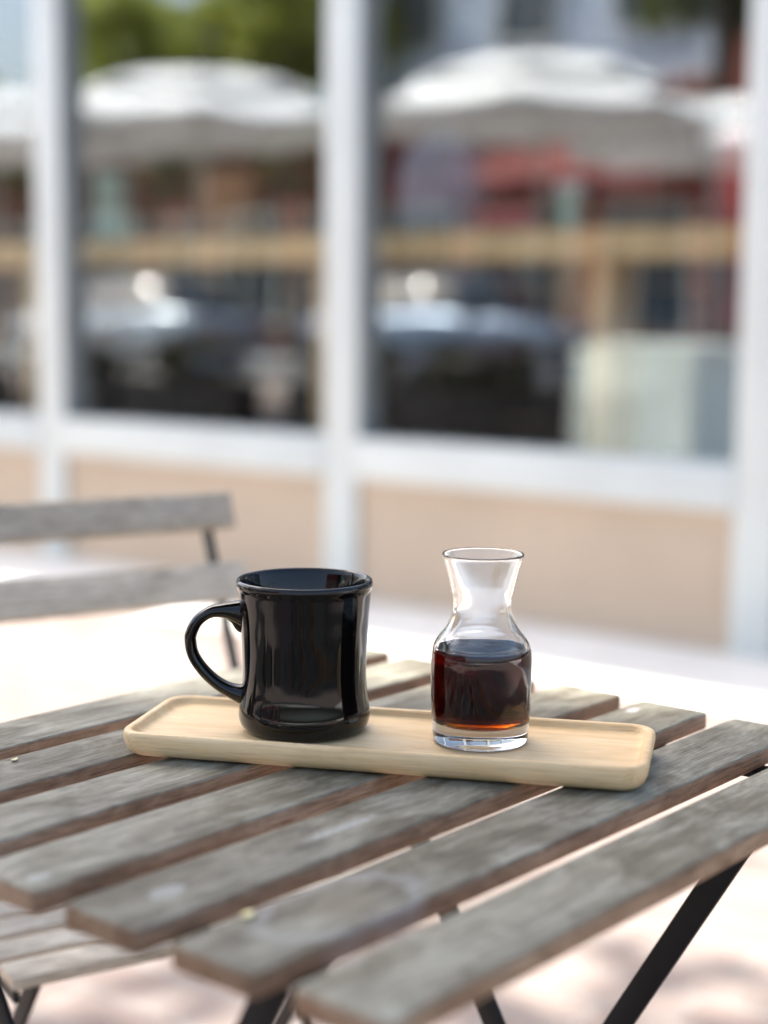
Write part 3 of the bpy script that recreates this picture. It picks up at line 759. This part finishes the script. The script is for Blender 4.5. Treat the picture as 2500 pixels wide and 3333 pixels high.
M['grey_blue'] = plain('grey_blue_painted_board', (.17, .22, .28), .6, .1, 3); M['rust'] = plain('rust_red_board', (.20, .06, .04), .6, .2, 3)
def cup(s, dep, z, label, mat, lidm, sc=1.0):
    t = empty('paper_cup', IN(s, dep, z), 0, label, 'cup')
    lathe('cup_wall', [(.030 * sc, 0), (.0315 * sc, .004 * sc), (.043 * sc, .105 * sc), (.045 * sc, .108 * sc)], mat, t, 32, smooth=40)
    lathe('lid', [(.0465 * sc, .1085 * sc), (.047 * sc, .116 * sc), (.043 * sc, .118 * sc), (.041 * sc, .128 * sc), (.0, .129 * sc)], lidm, t, 32, smooth=40)
BT = 1.2552
cup(-2.70, .42, BT, 'large mint green takeaway cup standing on the window bar', 'mint', 'pale', 1.25)
tag(box('napkin_box', (-.10, -.06, 0), (.10, .06, .085), 'red_card', None, .004), 'low red napkin box on the window bar beside the mint cup', 'box')
o = bpy.data.objects['napkin_box']; o.location = IN(-2.95, .43, BT); o.rotation_euler = (0, 0, WALL_ANG + .1)
def pot_plant(s, dep, label, seed, h=.22):
    t = empty('potted_plant', IN(s, dep, BT), 0, label, 'plant', 'plants on the window bar')
    lathe('pot', [(.045, 0), (.06, .01), (.075, .12), (.08, .125), (.08, .14), (.068, .14), (.066, .12), (0, .118)], 'roof_tile', t, 28, smooth=40)
    leaf_cloud('foliage', (0, 0, .14 + h * .55), (.20, .20, h * .75), 420, .035, 'leaf', t, seed, 14)
    for i in range(5):
        a = i * 1.26; tube('stem', spline([(0, 0, .117), (.03 * math.cos(a), .03 * math.sin(a), .14 + h * .4), (.09 * math.cos(a), .09 * math.sin(a), .14 + h)], 4), .004, 'bark', t, 6)
pot_plant(-4.52, .44, 'bushy plant in a terracotta pot at the dim end of the window bar', 51, .20)
pot_plant(-3.88, .42, 'taller bushy plant in a terracotta pot beside the brown paper bags', 52, .26)
def paper_bag(s, dep, label, mat, hh, ww, rz=0.0):
    t = empty('paper_bag', IN(s, dep, BT), WALL_ANG + rz, label, 'bag')
    bm = bmesh.new(); rr_ = []
    for z, a, b in ((0, ww, .07), (hh * .5, ww * 1.02, .075), (hh, ww * .98, .05)):
        rr_.append([bm.verts.new(q) for q in ((-a, -b, z), (0, -b * 1.1, z), (a, -b, z), (a * .92, 0, z), (a, b, z), (0, b * 1.1, z), (-a, b, z), (-a * .92, 0, z))])
    for A, B in zip(rr_, rr_[1:]):
        for i in range(8): bm.faces.new((A[i], A[(i + 1) % 8], B[(i + 1) % 8], B[i]))
    bm.faces.new(rr_[0][::-1])
    o = from_bm('bag_wall', bm, mat, t); md = o.modifiers.new('thickness', 'SOLIDIFY'); md.thickness = .0012
    for sg in (-1, 1):
        tube('handle', spline([(-.05, sg * .052, hh - .01), (-.045, sg * .05, hh + .06), (0, sg * .045, hh + .085), (.045, sg * .05, hh + .06), (.05, sg * .052, hh - .01)], 4), .004, mat, t, 6)
M['kraft'] = plain('kraft_paper', (.30, .17, .08), .85, .12, 6); M['red_paper'] = plain('red_paper', (.42, .04, .05), .7, .1, 6)
paper_bag(-4.20, .42, 'brown paper bag standing between the two potted plants', 'kraft', .26, .11, .15)
paper_bag(-2.43, .43, 'dark brown paper bag on the window bar beside the mint cup', 'dark_brown', .30, .12, -.1)
paper_bag(-2.06, .42, 'red paper bag standing at the window bar by the frame', 'red_paper', .30, .10, .2)
bp = empty('backpack', IN(-3.24, .45, BT), WALL_ANG + .15, 'grey blue backpack left standing on the window bar', 'backpack')
M['backpack'] = plain('grey_blue_nylon', (.30, .36, .42), .75, .15, 12, bump=.2)
bm = bmesh.new(); rr_ = []
for z, f in ((0, .90), (.03, 1.0), (.16, 1.0), (.26, .92), (.32, .70), (.345, .35)):
    rr_.append([bm.verts.new((x * 1.0, y, z)) for x, y in rrect(.15 * f, .085 * f, .04 * f, 6)])
for A, B in zip(rr_, rr_[1:]):
    for i in range(len(A)): bm.faces.new((A[i], A[(i + 1) % len(A)], B[(i + 1) % len(A)], B[i]))
bm.faces.new(rr_[0][::-1]); bm.faces.new(rr_[-1]); from_bm('pack_body', bm, 'backpack', bp, 60)
box('pocket', (-.10, -.115, .03), (.10, -.080, .17), 'backpack', bp, .012, 3)
tube('grab_handle', spline([(-.04, .02, .335), (-.03, .02, .375), (.03, .02, .375), (.04, .02, .335)], 5), .007, 'backpack', bp, 8)
for x in (-.07, .07): tube('strap', spline([(x, .06, .30), (x * 1.2, .11, .24), (x * 1.3, .10, .12), (x * 1.2, .08, .04)], 5), (.010), 'backpack', bp, 8)
lathe('tea_canister', [(.070, 0), (.074, .004), (.074, .24), (.078, .243), (.078, .275), (.070, .28), (0, .282)], 'mint', None, 36, smooth=40, loc=IN(-4.86, .42, BT))
tag(bpy.data.objects['tea_canister'], 'tall pale mint canister at the end of the window bar', 'canister')
# stools at the bar
def stool(s, dep, back, seat, label, rz=0):
    t = empty('bar_stool', IN(s, dep, .02), WALL_ANG + rz, label, 'stool', 'stools along the window bar')
    lathe('seat', [(0, .70), (.155, .70), (.17, .715), (.172, .745), (.155, .765), (0, .768)], seat, t, 32, smooth=50)
    for i in range(4):
        a = R(45 + 90 * i); bar('leg', (.11 * math.cos(a), .11 * math.sin(a), .70), (.20 * math.cos(a), .20 * math.sin(a), .0), .026, .026, 'dark_brown', t, side=(0, 1, 0))
    for i in range(4):
        a0, a1 = R(45 + 90 * i), R(135 + 90 * i); bar('footrest', (.174 * math.cos(a0), .174 * math.sin(a0), .22), (.174 * math.cos(a1), .174 * math.sin(a1), .22), .018, .018, 'dark_brown', t)
    if back:
        bm = bmesh.new(); K = 10; g = []
        for zz in (.90, 1.17):
            g.append([bm.verts.new((.165 * math.sin(R(-62 + 124 * i / K)), .165 * math.cos(R(-62 + 124 * i / K)) + .01, zz)) for i in range(K + 1)])
        for i in range(K): bm.faces.new((g[0][i], g[0][i + 1], g[1][i + 1], g[1][i]))
        b = from_bm('backrest', bm, back, t, 60); md = b.modifiers.new('thickness', 'SOLIDIFY'); md.thickness = .016
        for x in (-.09, .09): bar('back_post', (x, .15, .72), (x, .155, 1.0), .022, .012, 'dark_brown', t, side=(1, 0, 0))
    return t
stool(-2.98, .95, 'ochre', 'navy', 'bar stool with curved ochre plywood back and navy seat')
stool(-3.75, .95, None, 'dark_brown', 'backless dark wooden bar stool between the ochre backed stool and the door side')
stool(-4.75, .98, None, 'grey_blue', 'backless bar stool with a grey blue seat at the window bar')
stool(-5.9, .95, None, 'pale', 'backless bar stool with a pale mint seat at the window bar')
cs = empty('display_counter', IN(-2.42, 1.25, .02), WALL_ANG, 'pale mint laminate service counter with overhanging white top', 'counter')
box('carcass', (-.42, -.28, 0), (.62, .30, .80), 'pale', cs, .004); box('counter_top', (-.47, -.34, .803), (.67, .34, .86), 'white_paint', cs, .006)
cb2 = empty('shelf_cabinet', IN(-4.9, 6.9, .02), WALL_ANG, 'dark stained shelf cabinet against the back wall of the cafe', 'cabinet')
for x in (-2.0, -.7, .7, 2.0): box('upright', (x - .03, -.25, 0), (x + .03, .25, 2.3), 'dark_brown', cb2)
for z in (.04, .6, 1.15, 1.7, 2.25):
    for a, b in ((-1.97, -.73), (-.67, .67), (.73, 1.97)): box('shelf', (a, -.25, z), (b, .25, z + .04), 'bar_wood', cb2)
for nm, s, dep, w_, z1, mt, lb in (('menu_board', -3.3, 3.2, .42, 1.9, 'grey_blue', 'tall grey blue board standing behind the stools'), ('menu_board', -2.75, 3.3, .40, 1.9, 'rust', 'tall rust red board standing next to the grey blue board')):
    t = empty(nm, IN(s, dep, .02), WALL_ANG, lb, 'board')
    box('board', (-w_ / 2, -.02, .06), (w_ / 2, .02, z1), mt, t, .004)
    for x in (-w_ / 2 + .04, w_ / 2 - .04): box('foot', (x - .02, -.16, 0), (x + .02, .16, .058), 'dark_brown', t)

# ------------------------------------------------------------------ crumbs on the table
def petal(name, u, v, label, rz, s=1.0):
    bm = bmesh.new(); ring = [bm.verts.new((.0042 * s * math.cos(a) * (1 + .2 * math.sin(2 * a)), .0026 * s * math.sin(a), .0005 + .0008 * abs(math.cos(a)))) for a in [2 * math.pi * i / 10 for i in range(10)]]
    c0 = bm.verts.new((0, 0, .0003))
    for i in range(10): bm.faces.new((c0, ring[i], ring[(i + 1) % 10]))
    o = from_bm(name, bm, 'petal', None, 60); md = o.modifiers.new('thickness', 'SOLIDIFY'); md.thickness = .0004
    p = eu * u + ev * v; o.location = (p.x, p.y, TZ + .0006); o.rotation_euler = (0, 0, rz); return tag(o, label, 'petal')
M['petal'] = plain('dry_petal', (.62, .55, .30), .8, .15, 60)
petal('fallen_petal', .537, -.538, 'pale dried petal at the edge of the knotted table slat', .9, 1.15)
petal('fallen_petal', .628, -.846, 'tiny yellow dried petal on the slat left of the tray', 1.0, .7)
